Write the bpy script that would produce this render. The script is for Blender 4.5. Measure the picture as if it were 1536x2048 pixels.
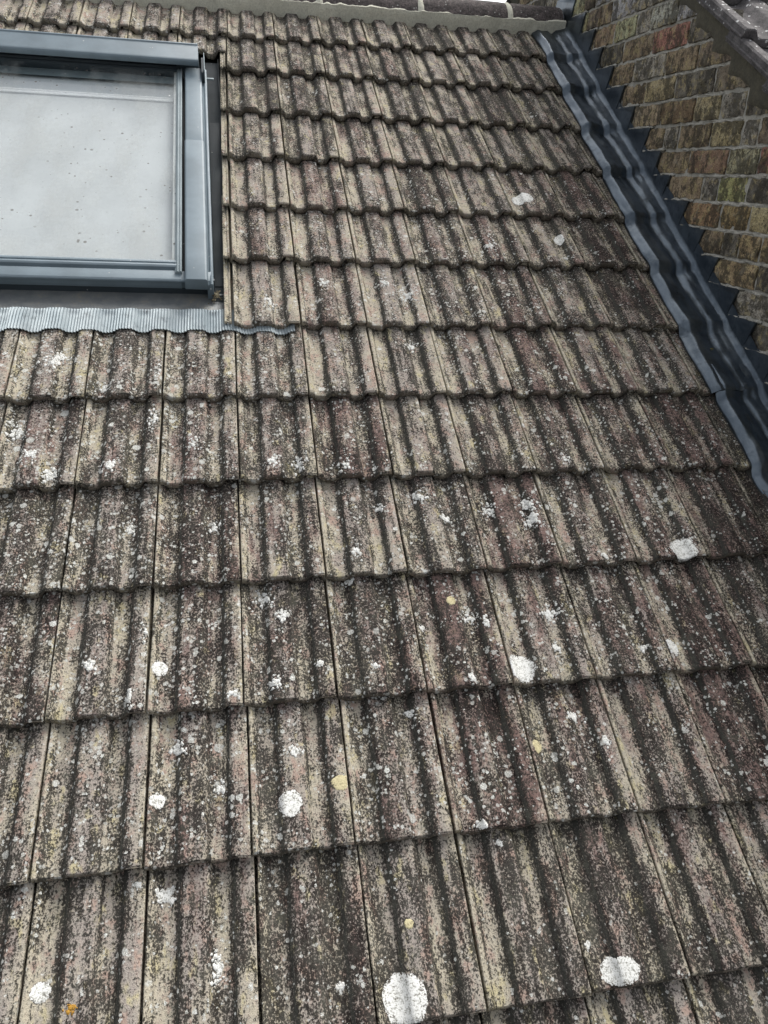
import bpy, bmesh, math, random
from mathutils import Vector, Matrix, noise as mnoise

random.seed(11)
for o in list(bpy.data.objects):
    bpy.data.objects.remove(o)
SC = bpy.context.scene
COL = SC.collection
R_ = math.radians
S = 0.2                      # one tile cover width in metres; all u, v, n below are in tile widths
PITCH = R_(32.0)
CP, SP = math.cos(PITCH), math.sin(PITCH)
ROT = Matrix.Rotation(PITCH, 4, 'X')

# ------------------------------------------------------------------ camera
F_PX = 1525.48
RC = ((0.9840651034841797, -0.1283638250732969, 0.12303902030331569),
      (-0.037769330422129634, -0.8270874615414912, -0.5608028250978181),
      (0.1737508267149014, 0.5472193887014439, -0.8187561241557195))
CAMPOS = Vector((1.0982111578613836, 0.033791233667773896, 8.02360572208104))
cam = bpy.data.cameras.new('camera')
cam.sensor_fit = 'VERTICAL'
cam.sensor_height = 36.0
cam.lens = F_PX / 2048 * 36.0
cam.clip_start = 0.05
cam.clip_end = 5000
cam_o = bpy.data.objects.new('camera', cam)
COL.objects.link(cam_o)
rot3 = Matrix((RC[0], tuple(-a for a in RC[1]), tuple(-a for a in RC[2]))).transposed()
cam_o.matrix_world = ROT @ (Matrix.Translation(CAMPOS * S) @ rot3.to_4x4())
SC.camera = cam_o
SC.render.resolution_x, SC.render.resolution_y = 768, 1024

# ------------------------------------------------------------------ sky, sun, exposure
SUN_EL, SUN_AZ = R_(54), R_(42)          # azimuth from +Y (up the slope) towards +X
W = bpy.data.worlds.new('World')
SC.world = W
W.use_nodes = True
wn = W.node_tree
for n in list(wn.nodes):
    wn.nodes.remove(n)
sky = wn.nodes.new('ShaderNodeTexSky')
sky.sky_type = 'NISHITA'
sky.sun_disc = False
sky.sun_elevation = SUN_EL
sky.sun_rotation = SUN_AZ
sky.air_density = 1.0
sky.dust_density = 4.0
sky.ozone_density = 1.0
hs = wn.nodes.new('ShaderNodeHueSaturation')
hs.inputs['Saturation'].default_value = 0.22
bg = wn.nodes.new('ShaderNodeBackground')
bg.inputs['Strength'].default_value = 0.12
wo = wn.nodes.new('ShaderNodeOutputWorld')
wn.links.new(sky.outputs[0], hs.inputs['Color'])
wn.links.new(hs.outputs[0], bg.inputs['Color'])
wn.links.new(bg.outputs[0], wo.inputs['Surface'])

sun = bpy.data.lights.new('sun', 'SUN')
sun.energy = 1.4
sun.angle = R_(34)
sun.color = (1.0, 0.97, 0.92)
sun_o = bpy.data.objects.new('sun', sun)
COL.objects.link(sun_o)
sd = Vector((math.sin(SUN_AZ) * math.cos(SUN_EL), math.cos(SUN_AZ) * math.cos(SUN_EL), math.sin(SUN_EL)))
sun_o.rotation_euler = sd.to_track_quat('Z', 'Y').to_euler()
sun_o.location = sd * 20

SC.view_settings.view_transform = 'Standard'
SC.view_settings.look = 'None'
SC.view_settings.gamma = 1.0
SC.view_settings.exposure = 1.05
SC.view_settings.use_curve_mapping = False
SC.render.engine = 'CYCLES'
SC.cycles.max_bounces = 5
SC.cycles.diffuse_bounces = 2
SC.cycles.glossy_bounces = 3

# ------------------------------------------------------------------ small helpers
def nz(x, y=0.0, z=0.0):
    return mnoise.noise(Vector((x, y, z)))

def fbm(x, y=0.0, z=0.0, o=3):
    a, f, t = 1.0, 1.0, 0.0
    for _ in range(o):
        t += a * mnoise.noise(Vector((x * f, y * f, z * f)))
        a *= .5
        f *= 2.03
    return t

def interp(pts, x):
    if x <= pts[0][0]:
        return pts[0][1]
    for (x0, y0), (x1, y1) in zip(pts, pts[1:]):
        if x <= x1:
            return y0 + (y1 - y0) * (x - x0) / (x1 - x0)
    return pts[-1][1]

def mesh_from(name, verts, faces, mat, smooth=35, scale=S):
    me = bpy.data.meshes.new(name)
    me.from_pydata([(a * scale, b * scale, c * scale) for a, b, c in verts], [], faces)
    me.materials.append(mat)
    bm = bmesh.new()
    bm.from_mesh(me)
    bmesh.ops.recalc_face_normals(bm, faces=bm.faces)
    bm.to_mesh(me)
    bm.free()
    if smooth:
        me.shade_smooth()
        me.set_sharp_from_angle(angle=R_(smooth))
    return me

def add(name, me, parent=None, loc=(0, 0, 0), rot=(0, 0, 0)):
    o = bpy.data.objects.new(name, me)
    COL.objects.link(o)
    o.parent = parent
    o.location = loc
    o.rotation_euler = rot
    return o

def tag(o, label=None, cat=None, group=None, kind=None):
    if label:
        o['label'] = label
    if cat:
        o['category'] = cat
    if group:
        o['group'] = group
    if kind:
        o['kind'] = kind
    return o

def root(name, label, cat, loc=(0, 0, 0), roof=True):
    o = bpy.data.objects.new(name, None)
    COL.objects.link(o)
    o.empty_display_size = .1
    o.location = loc
    if roof:
        o.rotation_euler = (PITCH, 0, 0)
    return tag(o, label, cat, kind='thing')

def grid_faces(nx, ny, base=0, flip=False):
    f = []
    for j in range(ny - 1):
        for i in range(nx - 1):
            a = base + j * nx + i
            q = (a, a + 1, a + nx + 1, a + nx)
            f.append(q[::-1] if flip else q)
    return f

def prism(pts, axis, a0, a1, mat, name, parent, bev=.008, tf=None, nseg=1):
    """closed outline swept along u ('u': pts are (v,n)) or along v ('v': pts are (u,n)), bevelled"""
    bm = bmesh.new()
    rings = []
    for k in range(nseg + 1):
        a = a0 + (a1 - a0) * k / nseg
        ring = []
        for p, q in pts:
            c = (a, p, q) if axis == 'u' else (p, a, q)
            if tf:
                c = tf(*c)
            ring.append(bm.verts.new((c[0] * S, c[1] * S, c[2] * S)))
        rings.append(ring)
    n = len(pts)
    for r0, r1 in zip(rings, rings[1:]):
        for i in range(n):
            bm.faces.new((r0[i], r0[(i + 1) % n], r1[(i + 1) % n], r1[i]))
    bm.faces.new(rings[0][::-1])
    bm.faces.new(rings[-1])
    bmesh.ops.recalc_face_normals(bm, faces=bm.faces)
    if bev:
        ed = [e for e in bm.edges if len(e.link_faces) == 2 and e.calc_face_angle(0) > .3]
        bmesh.ops.bevel(bm, geom=ed, offset=bev * S, segments=2, affect='EDGES', profile=.5, clamp_overlap=True)
    me = bpy.data.meshes.new(name)
    bm.to_mesh(me)
    bm.free()
    me.materials.append(mat)
    me.shade_smooth()
    me.set_sharp_from_angle(angle=R_(40))
    return add(name, me, parent)

def rect(p0, p1, q0, q1):
    return [(p0, q0), (p1, q0), (p1, q1), (p0, q1)]

# ------------------------------------------------------------------ node helpers
class NT:
    def __init__(self, name, rough=.9, spec=.25):
        self.m = bpy.data.materials.new(name)
        self.m.use_nodes = True
        self.t = self.m.node_tree
        self.b = self.t.nodes['Principled BSDF']
        self.b.inputs['Roughness'].default_value = rough
        self.b.inputs['Specular IOR Level'].default_value = spec
        self.tc = self.t.nodes.new('ShaderNodeTexCoord')
        self.oi = self.t.nodes.new('ShaderNodeObjectInfo')

    def link(self, a, b):
        self.t.links.new(a, b)

    def put(self, sock, v):
        if v is None:
            return
        if hasattr(v, 'node'):
            self.link(v, sock)
        else:
            sock.default_value = v

    def math(self, op, a, b=None, c=None, clamp=False):
        n = self.t.nodes.new('ShaderNodeMath')
        n.operation = op
        n.use_clamp = clamp
        for i, v in enumerate((a, b, c)):
            self.put(n.inputs[i], v)
        return n.outputs[0]

    def add(self, a, b):
        return self.math('ADD', a, b)

    def mul(self, a, b, clamp=False):
        return self.math('MULTIPLY', a, b, clamp=clamp)

    def vmath(self, op, a, b):
        n = self.t.nodes.new('ShaderNodeVectorMath')
        n.operation = op
        self.put(n.inputs[0], a)
        self.put(n.inputs[1], b)
        return n.outputs[0]

    def coords(self, k=1.0):
        """object coordinates shifted by the object's random number, so that alike pieces differ"""
        n = self.t.nodes.new('ShaderNodeVectorMath')
        n.operation = 'SCALE'
        n.inputs[0].default_value = (37.3 * k, 91.7 * k, 13.1 * k)
        self.link(self.oi.outputs['Random'], n.inputs['Scale'])
        return self.vmath('ADD', self.tc.outputs['Object'], n.outputs[0])

    def noise(self, vec, scale, detail=3.0, rough=.55, dist=0.0, col=False):
        n = self.t.nodes.new('ShaderNodeTexNoise')
        n.inputs['Scale'].default_value = scale
        n.inputs['Detail'].default_value = detail
        n.inputs['Roughness'].default_value = rough
        n.inputs['Distortion'].default_value = dist
        self.link(vec, n.inputs['Vector'])
        return n.outputs['Color' if col else 'Fac']

    def voro(self, vec, scale, rnd=1.0):
        n = self.t.nodes.new('ShaderNodeTexVoronoi')
        n.inputs['Scale'].default_value = scale
        n.inputs['Randomness'].default_value = rnd
        self.link(vec, n.inputs['Vector'])
        return n

    def step(self, v, lo, hi):
        n = self.t.nodes.new('ShaderNodeMapRange')
        n.interpolation_type = 'SMOOTHSTEP'
        self.put(n.inputs['Value'], v)
        self.put(n.inputs['From Min'], lo)
        self.put(n.inputs['From Max'], hi)
        return n.outputs[0]

    def mix(self, fac, a, b, mode='MIX'):
        n = self.t.nodes.new('ShaderNodeMix')
        n.data_type = 'RGBA'
        n.blend_type = mode
        self.put(n.inputs[0], fac)
        for i, v in ((6, a), (7, b)):
            if not hasattr(v, 'node') and len(v) == 3:
                v = (*v, 1)
            self.put(n.inputs[i], v)
        return n.outputs[2]

    def ramp(self, fac, stops, interp='LINEAR'):
        n = self.t.nodes.new('ShaderNodeValToRGB')
        n.color_ramp.interpolation = interp
        e = n.color_ramp.elements
        while len(e) < len(stops):
            e.new(.5)
        for el, (p, c) in zip(e, stops):
            el.position = p
            el.color = (c, c, c, 1) if not hasattr(c, '__len__') else (*c, 1)
        self.put(n.inputs[0], fac)
        return n.outputs[0]

    def sep(self, v, color=False):
        n = self.t.nodes.new('ShaderNodeSeparateColor' if color else 'ShaderNodeSeparateXYZ')
        self.link(v, n.inputs[0])
        return n.outputs

    def bump(self, h, dist, strength=1.0):
        n = self.t.nodes.new('ShaderNodeBump')
        n.inputs['Distance'].default_value = dist
        n.inputs['Strength'].default_value = strength
        self.put(n.inputs['Height'], h)
        self.link(n.outputs[0], self.b.inputs['Normal'])

    def base(self, c):
        if not hasattr(c, 'node') and len(c) == 3:
            c = (*c, 1)
        self.put(self.b.inputs['Base Color'], c)

# ------------------------------------------------------------------ materials
def tile_material():
    t = NT('weathered_concrete_tile', .95, .06)
    co = t.coords()
    st = t.vmath('MULTIPLY', co, (1.0, .14, 1.0))          # drawn out down the slope
    st2 = t.vmath('MULTIPLY', co, (1.0, .45, 1.0))
    px, py, pz = t.sep(t.tc.outputs['Object'])
    xr = t.math('DIVIDE', px, S)
    red, drk, lic = t.sep(t.oi.outputs['Color'], True)[:3]
    big = t.noise(st, 26, 3, .6)
    pat = t.noise(st2, 15, 3, .6)
    mid = t.noise(st2, 48, 3, .65)
    g2 = t.noise(co, 115, 2, .65)
    g1 = t.noise(co, 430, 2, .7)                            # grains of a few millimetres
    xw = t.add(xr, t.mul(t.math('SUBTRACT', mid, .5), .075))
    g0 = t.noise(t.vmath('MULTIPLY', co, (1.0, .75, 1.0)), 270, 3, .72)
    grain = t.add(t.mul(g1, .24), t.add(t.mul(g0, .90), -.07))
    grain = t.add(grain, t.mul(t.math('SUBTRACT', g2, .5), .25))
    # bare cement: cream in the channels and along the joints, pinkish grey on the rolls
    crm = t.ramp(xw, [(0, .95), (.06, .8), (.12, .5), (.2, .55), (.27, .3), (.33, .12), (.5, .12), (.6, .5), (.7, .5), (.78, .25), (.84, .15), (.95, .45), (1, .8)])
    cf = t.step(t.add(t.mul(crm, .5), t.mul(pat, 1.0)), .52, .92)
    base = t.mix(cf, (.335, .295, .262), (.45, .405, .315))
    hue = t.noise(t.vmath('MULTIPLY', t.coords(.37), (1, .6, 1)), 30, 3, .65)
    base = t.mix(t.step(hue, .52, .66), base, (.385, .285, .235))
    base = t.mix(t.step(hue, .44, .31), base, (.47, .415, .265))
    base = t.mix(t.mul(t.step(g2, .45, .7), .6), base, (.36, .34, .29))
    # what is left of the dark red coating
    rt = t.math('SUBTRACT', .93, t.mul(red, .42))
    rv = t.add(t.add(t.mul(big, .55), t.mul(mid, .35)), t.mul(grain, .55))
    rv = t.math('SUBTRACT', rv, t.mul(cf, .14))
    rm = t.step(rv, t.math('SUBTRACT', rt, .10), t.add(rt, .09))
    coat = t.mix(t.step(g2, .35, .65), (.19, .122, .108), (.095, .061, .056))
    c = t.mix(t.mul(rm, .88), base, coat)
    # black algae dots; a ramp thickens the black into runs beside each roll
    bands = t.ramp(xw, [(0, .0), (.04, .1), (.075, .6), (.105, .15), (.2, .05), (.242, .45), (.272, 1.1), (.305, .7), (.335, .1), (.5, .1), (.555, .35), (.585, .85), (.615, .2),
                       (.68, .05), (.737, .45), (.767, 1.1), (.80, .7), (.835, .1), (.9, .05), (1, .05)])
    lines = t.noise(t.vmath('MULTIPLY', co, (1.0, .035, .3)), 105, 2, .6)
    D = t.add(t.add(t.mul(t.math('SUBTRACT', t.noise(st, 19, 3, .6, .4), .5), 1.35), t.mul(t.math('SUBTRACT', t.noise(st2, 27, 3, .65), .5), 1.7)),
              t.add(t.add(t.mul(bands, .60), t.mul(t.math('SUBTRACT', lines, .5), 1.0)), t.mul(drk, 1.08)))
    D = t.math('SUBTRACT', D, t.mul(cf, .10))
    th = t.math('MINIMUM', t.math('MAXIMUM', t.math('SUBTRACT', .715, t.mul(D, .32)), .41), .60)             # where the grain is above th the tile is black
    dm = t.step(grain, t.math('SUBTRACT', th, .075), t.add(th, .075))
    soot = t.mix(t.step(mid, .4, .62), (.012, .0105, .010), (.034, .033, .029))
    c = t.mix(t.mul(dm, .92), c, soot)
    # smooth grey line at the foot of each roll
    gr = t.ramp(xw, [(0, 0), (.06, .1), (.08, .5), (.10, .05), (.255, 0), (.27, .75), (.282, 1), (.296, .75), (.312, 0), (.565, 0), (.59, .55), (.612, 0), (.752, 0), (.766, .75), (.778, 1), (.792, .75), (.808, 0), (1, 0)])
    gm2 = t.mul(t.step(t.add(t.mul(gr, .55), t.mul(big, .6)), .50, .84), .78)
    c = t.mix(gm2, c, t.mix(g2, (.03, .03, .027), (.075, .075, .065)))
    # thin grey green film
    gm = t.step(t.add(t.mul(t.noise(co, 24, 2), .7), t.mul(g2, .4)), .56, .76)
    c = t.mix(t.mul(gm, .3), c, (.12, .12, .095))
    # earthy film on the nose
    nm = t.mul(t.step(t.add(py, t.mul(g2, .006)), .005, .001), .5)
    c = t.mix(nm, c, t.mix(g2, (.11, .095, .075), (.22, .19, .145)))
    # crustose lichen: crumbs and rosettes
    wob = t.vmath('ADD', co, t.vmath('SCALE', t.noise(co, 260, 2, .5, 0, True), None))
    for n_ in t.t.nodes:
        if n_.type == 'VECT_MATH' and n_.operation == 'SCALE' and not n_.inputs['Scale'].is_linked:
            n_.inputs['Scale'].default_value = .007
    clump = t.noise(co, 15, 3, .65)
    lm = None
    for sc, r0, k, lo in ((135, .52, 3.6, .38), (62, .44, 4.6, .42), (30, .30, 7.0, .46)):
        v = t.voro(wob, sc)
        rnd = t.sep(v.outputs['Color'], True)[0]
        rad = t.mul(t.math('POWER', rnd, k), r0 * 1.3)
        rad = t.mul(rad, t.step(t.add(clump, t.mul(t.math('SUBTRACT', lic, .5), .40)), lo - .06, lo + .16))
        m = t.step(t.math('SUBTRACT', rad, v.outputs['Distance']), .0, .08)
        m = t.mul(m, t.add(.55, t.mul(t.sep(v.outputs['Color'], True)[1], .6)))
        lm = m if lm is None else t.math('MAXIMUM', lm, m)
    lw = t.mix(t.step(g1, .38, .62), (.36, .355, .31), (.72, .73, .70))
    c = t.mix(t.mul(lm, .85), c, lw)
    t.base(c)
    t.bump(grain, .004, .9)
    return t.m

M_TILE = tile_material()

def lichen_material(name, a, b):
    t = NT(name, .95, .05)
    co = t.coords()
    g = t.noise(co, 330, 3, .7)
    g2 = t.noise(co, 110, 4, .7)
    at = t.t.nodes.new('ShaderNodeAttribute')
    at.attribute_name = 'rim'
    rim = at.outputs['Fac']
    mixn = t.add(t.mul(g, .65), t.mul(g2, .45))
    c = t.mix(t.step(mixn, .44, .58), b, a)
    # the crust breaks up towards its edge
    k = t.step(t.math('SUBTRACT', mixn, t.mul(t.math('POWER', rim, 5.0), .17)), .36, .46)
    c = t.mix(k, (.085, .075, .062), c)
    t.base(c)
    t.bump(mixn, .0015, .8)
    return t.m

M_LICHEN = lichen_material('white_lichen', (.70, .70, .67), (.30, .295, .26))
M_CREAM = lichen_material('cream_lichen', (.55, .49, .3), (.33, .28, .17))
M_ORANGE = lichen_material('orange_lichen', (.45, .25, .05), (.2, .11, .03))

def lead_material(name, c0, c1, rough=.33, metal=.55, wear=.35):
    t = NT(name, rough, .5)
    co = t.coords()
    a = t.noise(t.vmath('MULTIPLY', co, (1, .45, 1)), 14, 4, .6)
    b = t.noise(co, 70, 4, .65)
    c = t.mix(t.step(a, .35, .68), c0, c1)
    c = t.mix(t.mul(t.step(t.add(t.mul(t.noise(t.vmath('MULTIPLY', co, (1, .6, 1)), 9, 3, .6), .75), t.mul(b, .35)), .52, .74), wear), c, (.20, .225, .24))
    c = t.mix(t.mul(t.step(t.noise(co, 23, 3, .65), .55, .7), wear), c, (.03, .034, .038))
    t.base(c)
    t.b.inputs['Metallic'].default_value = metal
    t.put(t.b.inputs['Roughness'], t.add(rough - .1, t.mul(a, .26)))
    t.bump(t.add(t.mul(a, 1.0), t.mul(b, .2)), .004, .5)
    return t.m

M_LEAD = lead_material('code_lead', (.065, .082, .10), (.125, .15, .175), .3, .85, .45)
M_PLEAT = lead_material('pleated_lead', (.24, .285, .305), (.36, .405, .42), .6, .3, .4)

def paint_material(name, col, rough=.38, dirt=.25, spec=.4):
    t = NT(name, rough, spec)
    co = t.coords()
    a = t.noise(co, 9, 4, .6)
    b = t.noise(co, 130, 4, .7)
    c = t.mix(t.step(a, .3, .7), tuple(x * .88 for x in col), tuple(min(1, x * 1.1) for x in col))
    c = t.mix(t.mul(t.step(t.add(t.mul(a, .45), t.mul(b, .6)), .6, .74), dirt), c, (.2, .19, .16))
    v = t.voro(co, 60)
    sp = t.mul(t.step(t.math('SUBTRACT', t.mul(t.math('POWER', t.sep(v.outputs['Color'], True)[1], 14), .2), v.outputs['Distance']), 0, .02), .7)
    c = t.mix(sp, c, (.6, .6, .57))
    t.base(c)
    t.put(t.b.inputs['Roughness'], t.add(rough - .08, t.mul(b, .2)))
    t.bump(b, .0006, .4)
    return t.m

M_FRAME = paint_material('grey_painted_aluminium', (.165, .21, .238), .5, .3)
M_FRAME2 = paint_material('light_grey_gasket_trim', (.22, .265, .28), .6)
M_DARKF = paint_material('shaded_grey_aluminium', (.045, .058, .068), .4, .3)  # frame grey darkened: shade of front and under-hood faces put into the colour
M_RUBBER = paint_material('black_rubber_seal', (.02, .02, .022), .6, .3)
M_WHITE = paint_material('white_lining', (.75, .76, .74), .5, .15)

def gutter_material():
    t = NT('dirty_flashing', .5, .4)
    co = t.coords()
    a = t.noise(co, 16, 4, .6)
    b = t.noise(co, 110, 4, .7)
    c = t.mix(t.step(a, .35, .65), (.12, .13, .135), (.17, .178, .175))
    c = t.mix(t.mul(t.step(t.add(t.mul(a, .5), t.mul(b, .55)), .55, .68), .8), c, (.22, .2, .155))
    t.base(c)
    t.b.inputs['Metallic'].default_value = .15
    t.bump(b, .002, .6)
    return t.m
M_GUTTER = gutter_material()
M_SIDEGUT = paint_material('shaded_gutter_metal', (.035, .04, .043), .7, .2, .15)  # darker than the apron metal: shade of the deep gutter put into the colour

def mortar_material(name, c0, c1, moss=.3):
    t = NT(name, .95, .15)
    co = t.coords()
    a = t.noise(co, 18, 4, .6)
    b = t.noise(co, 160, 4, .7)
    d = t.noise(co, 48, 4, .7)
    c = t.mix(t.step(t.add(t.mul(a, .5), t.mul(d, .5)), .38, .62), c0, c1)
    c = t.mix(t.mul(t.step(b, .42, .66), .35), c, tuple(x * .45 for x in c0))
    c = t.mix(t.mul(t.step(d, .55, .7), moss), c, (.07, .068, .05))
    t.base(c)
    t.bump(t.add(t.mul(b, .5), d), .004, .8)
    return t.m

M_BED = mortar_material('ridge_mortar', (.62, .605, .50), (.74, .72, .60), .10)
M_MORTAR = mortar_material('brick_mortar', (.33, .32, .28), (.52, .50, .44), .45)
M_POINT = mortar_material('fresh_pointing', (.22, .21, .17), (.46, .45, .41), .5)
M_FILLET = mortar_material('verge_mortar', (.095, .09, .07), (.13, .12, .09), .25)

def brick_material():
    t = NT('stock_brick', .93, .15)
    co = t.coords()
    own = t.oi.outputs['Color']
    a = t.noise(co, 24, 3, .65)
    b = t.noise(co, 260, 3, .75)
    d = t.noise(co, 75, 3, .75)
    c = t.mix(t.step(a, .35, .65), t.mix(1.0, own, (.66, .63, .62), 'MULTIPLY'), own)
    c = t.mix(t.mul(t.step(t.noise(co, 34, 3, .6), .5, .62), .6), c, (.50, .41, .21))
    c = t.mix(t.mul(t.step(t.add(t.mul(t.noise(t.vmath('MULTIPLY', co, (1, 1, .6)), 17, 3, .65), .6), t.mul(d, .45)), .48, .58), .78), c, (.04, .037, .03))
    c = t.mix(t.mul(t.step(b, .46, .6), .6), c, (.06, .054, .043))
    v = t.voro(co, 95)
    pit = t.step(t.math('SUBTRACT', t.mul(t.math('POWER', t.sep(v.outputs['Color'], True)[0], 5), .3), v.outputs['Distance']), 0, .04)
    c = t.mix(t.mul(pit, .85), c, (.02, .018, .015))
    c = t.mix(t.mul(t.step(t.add(t.mul(t.noise(co, 28, 3), .6), t.mul(b, .4)), .55, .66), .4), c, (.36, .345, .29))
    t.base(c)
    h = t.math('SUBTRACT', t.add(t.mul(b, .35), t.add(t.mul(d, .9), a)), t.mul(pit, 1.2))
    t.bump(h, .006, .9)
    return t.m
M_BRICK = brick_material()

def ridge_material():
    t = NT('ridge_tile_concrete', .93, .2)
    co = t.coords()
    a = t.noise(co, 22, 4, .65)
    b = t.noise(co, 190, 4, .7)
    d = t.noise(co, 70, 4, .7)
    c = t.mix(t.step(a, .35, .65), (.085, .072, .07), (.15, .125, .12))
    c = t.mix(t.mul(t.step(t.add(t.mul(d, .6), t.mul(b, .5)), .5, .62), .75), c, (.032, .03, .028))
    v = t.voro(co, 90)
    sp = t.step(t.math('SUBTRACT', t.mul(t.math('POWER', t.sep(v.outputs['Color'], True)[0], 4), .45), v.outputs['Distance']), 0, .06)
    sp = t.mul(sp, t.step(a, .42, .55))
    c = t.mix(t.mul(sp, .8), c, (.45, .45, .42))
    t.base(c)
    t.bump(t.add(b, d), .003, .8)
    return t.m
M_RIDGE = ridge_material()

def slate_tile_material():
    t = NT('grey_neighbour_tile', .9, .2)
    co = t.coords()
    a = t.noise(co, 26, 4, .65)
    b = t.noise(co, 230, 4, .7)
    c = t.mix(t.step(a, .3, .7), (.085, .08, .08), (.18, .168, .166))
    c = t.mix(t.mul(t.step(b, .48, .66), .6), c, (.035, .034, .034))
    v = t.voro(co, 70)
    sp = t.step(t.math('SUBTRACT', t.mul(t.math('POWER', t.sep(v.outputs['Color'], True)[0], 3), .42), v.outputs['Distance']), 0, .05)
    sp = t.mul(sp, t.step(t.noise(co, 20, 3), .40, .52))
    c = t.mix(t.mul(sp, .9), c, (.72, .72, .70))
    t.base(c)
    t.bump(t.add(b, a), .003, .8)
    return t.m
M_NTILE = slate_tile_material()

def glass_material():
    t = NT('dirty_window_glass', .04, .5)
    co = t.tc.outputs['Object']
    nt = t.t
    nt.nodes.remove(t.b)
    out = [n for n in nt.nodes if n.type == 'OUTPUT_MATERIAL'][0]
    tr = nt.nodes.new('ShaderNodeBsdfTransparent')
    tr.inputs[0].default_value = (.86, .885, .885, 1)
    gl = nt.nodes.new('ShaderNodeBsdfGlossy')
    gl.inputs['Roughness'].default_value = .06
    lw = nt.nodes.new('ShaderNodeLayerWeight')
    lw.inputs[0].default_value = .5
    fr = t.add(.022, t.mul(t.math('POWER', lw.outputs['Facing'], 5.0), .95))
    m1 = nt.nodes.new('ShaderNodeMixShader')
    t.link(fr, m1.inputs[0])
    t.link(tr.outputs[0], m1.inputs[1])
    t.link(gl.outputs[0], m1.inputs[2])
    df = nt.nodes.new('ShaderNodeBsdfDiffuse')
    a = t.noise(t.vmath('MULTIPLY', co, (1, .35, 1)), 9, 5, .65)
    b = t.noise(co, 55, 4, .7)
    film = t.mul(t.step(t.add(t.mul(a, .8), t.mul(b, .25)), .46, .66), .26)
    v = t.voro(co, 52)
    rn = t.sep(v.outputs['Color'], True)[0]
    spot = t.step(t.math('SUBTRACT', t.mul(t.math('POWER', rn, 2.4), .30), v.outputs['Distance']), 0, .03)
    spot = t.mul(spot, t.step(t.noise(co, 5, 2), .40, .55))
    v2 = t.voro(co, 24)
    rn2 = t.sep(v2.outputs['Color'], True)[1]
    wsp = t.step(t.math('SUBTRACT', t.mul(t.math('POWER', rn2, 12), .14), v2.outputs['Distance']), 0, .03)
    fac = t.math('MAXIMUM', t.math('MAXIMUM', film, t.mul(spot, .75)), wsp)
    c = t.mix(spot, (.42, .43, .41), (.14, .13, .12))
    c = t.mix(wsp, c, (.8, .8, .8))
    t.link(c, df.inputs[0])
    m2 = nt.nodes.new('ShaderNodeMixShader')
    t.link(fac, m2.inputs[0])
    t.link(m1.outputs[0], m2.inputs[1])
    t.link(df.outputs[0], m2.inputs[2])
    t.link(m2.outputs[0], out.inputs[0])
    return t.m
M_GLASS = glass_material()

def plain(name, c0, c1, sc=20, rough=.9, bump=.002):
    t = NT(name, rough, .2)
    co = t.coords()
    a = t.noise(co, sc, 4, .65)
    t.base(t.mix(t.step(a, .35, .65), c0, c1))
    t.bump(t.noise(co, sc * 6, 3, .6), bump, .6)
    return t.m
M_BLIND = plain('pale_blind_fabric', (.58, .59, .595), (.62, .63, .635), 7, .9, .0005)
M_BHEAD = plain('blind_head_fabric', (.66, .685, .695), (.71, .73, .74), 9, .9, .0004)
M_BAR = plain('white_blind_bar', (.82, .83, .83), (.86, .86, .86), 9, .5, .0002)
M_DECK = plain('roofing_felt', (.02, .02, .02), (.035, .034, .032), 30)
M_DEBRIS = plain('leaf_litter', (.07, .055, .035), (.24, .21, .14), 160, .95, .004)
M_JMOSS = plain('dark_grit_moss', (.03, .028, .02), (.085, .08, .045), 260, .95, .003)
M_MOSS = plain('moss', (.10, .10, .03), (.30, .26, .10), 300, .95, .002)

# ------------------------------------------------------------------ roof geometry
G = 1.47992                    # gauge
T = .125                       # how far a nose stands above the tile below
DV = (-0.033, -0.011, 0.014, 0.04, 0.04, 0.01, -0.02, 0.018, -0.063, -0.049, 0.001, 0.057, -0.003)
DU = (0.04, 0.008, -0.024, -0.014, 0.003, -0.002, -0.013, -0.017, -0.002, -0.009, -0.011, 0.003, 0.036)
VR = 19.64                     # apex of the roof planes
UW = 9.05                      # face of the brick wall

def rowv(r):
    return r * G + (DV[r] if 0 <= r < 13 else 0)

def rowu(r):
    return DU[r] if 0 <= r < 13 else 0

PROF = [(-.145, .03), (-.138, .046), (-.115, .048), (-.105, .03), (-.075, .028), (-.065, .046), (-.045, .048), (-.035, -.02), (-.022, -.09), (-.004, -.10),
        (.0, .085), (.008, .098), (.03, .098), (.05, .08), (.09, .014), (.115, 0), (.18, -.002), (.24, 0), (.262, .012), (.305, .094), (.325, .106),
        (.36, .109), (.43, .11), (.50, .109), (.535, .106), (.553, .094), (.588, .012), (.61, 0), (.675, -.002), (.735, 0), (.757, .012),
        (.80, .094), (.82, .106), (.86, .109), (.92, .11), (.962, .109), (.975, .1)]

PROF = [(x_, z_ * .77) for x_, z_ in PROF]

def prof(x):
    return interp(PROF, x)

def thick(x):
    if x < 0:
        return .06
    return interp([(.0, .113), (.78, .113), (.82, .05), (1, .045)], x)

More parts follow.
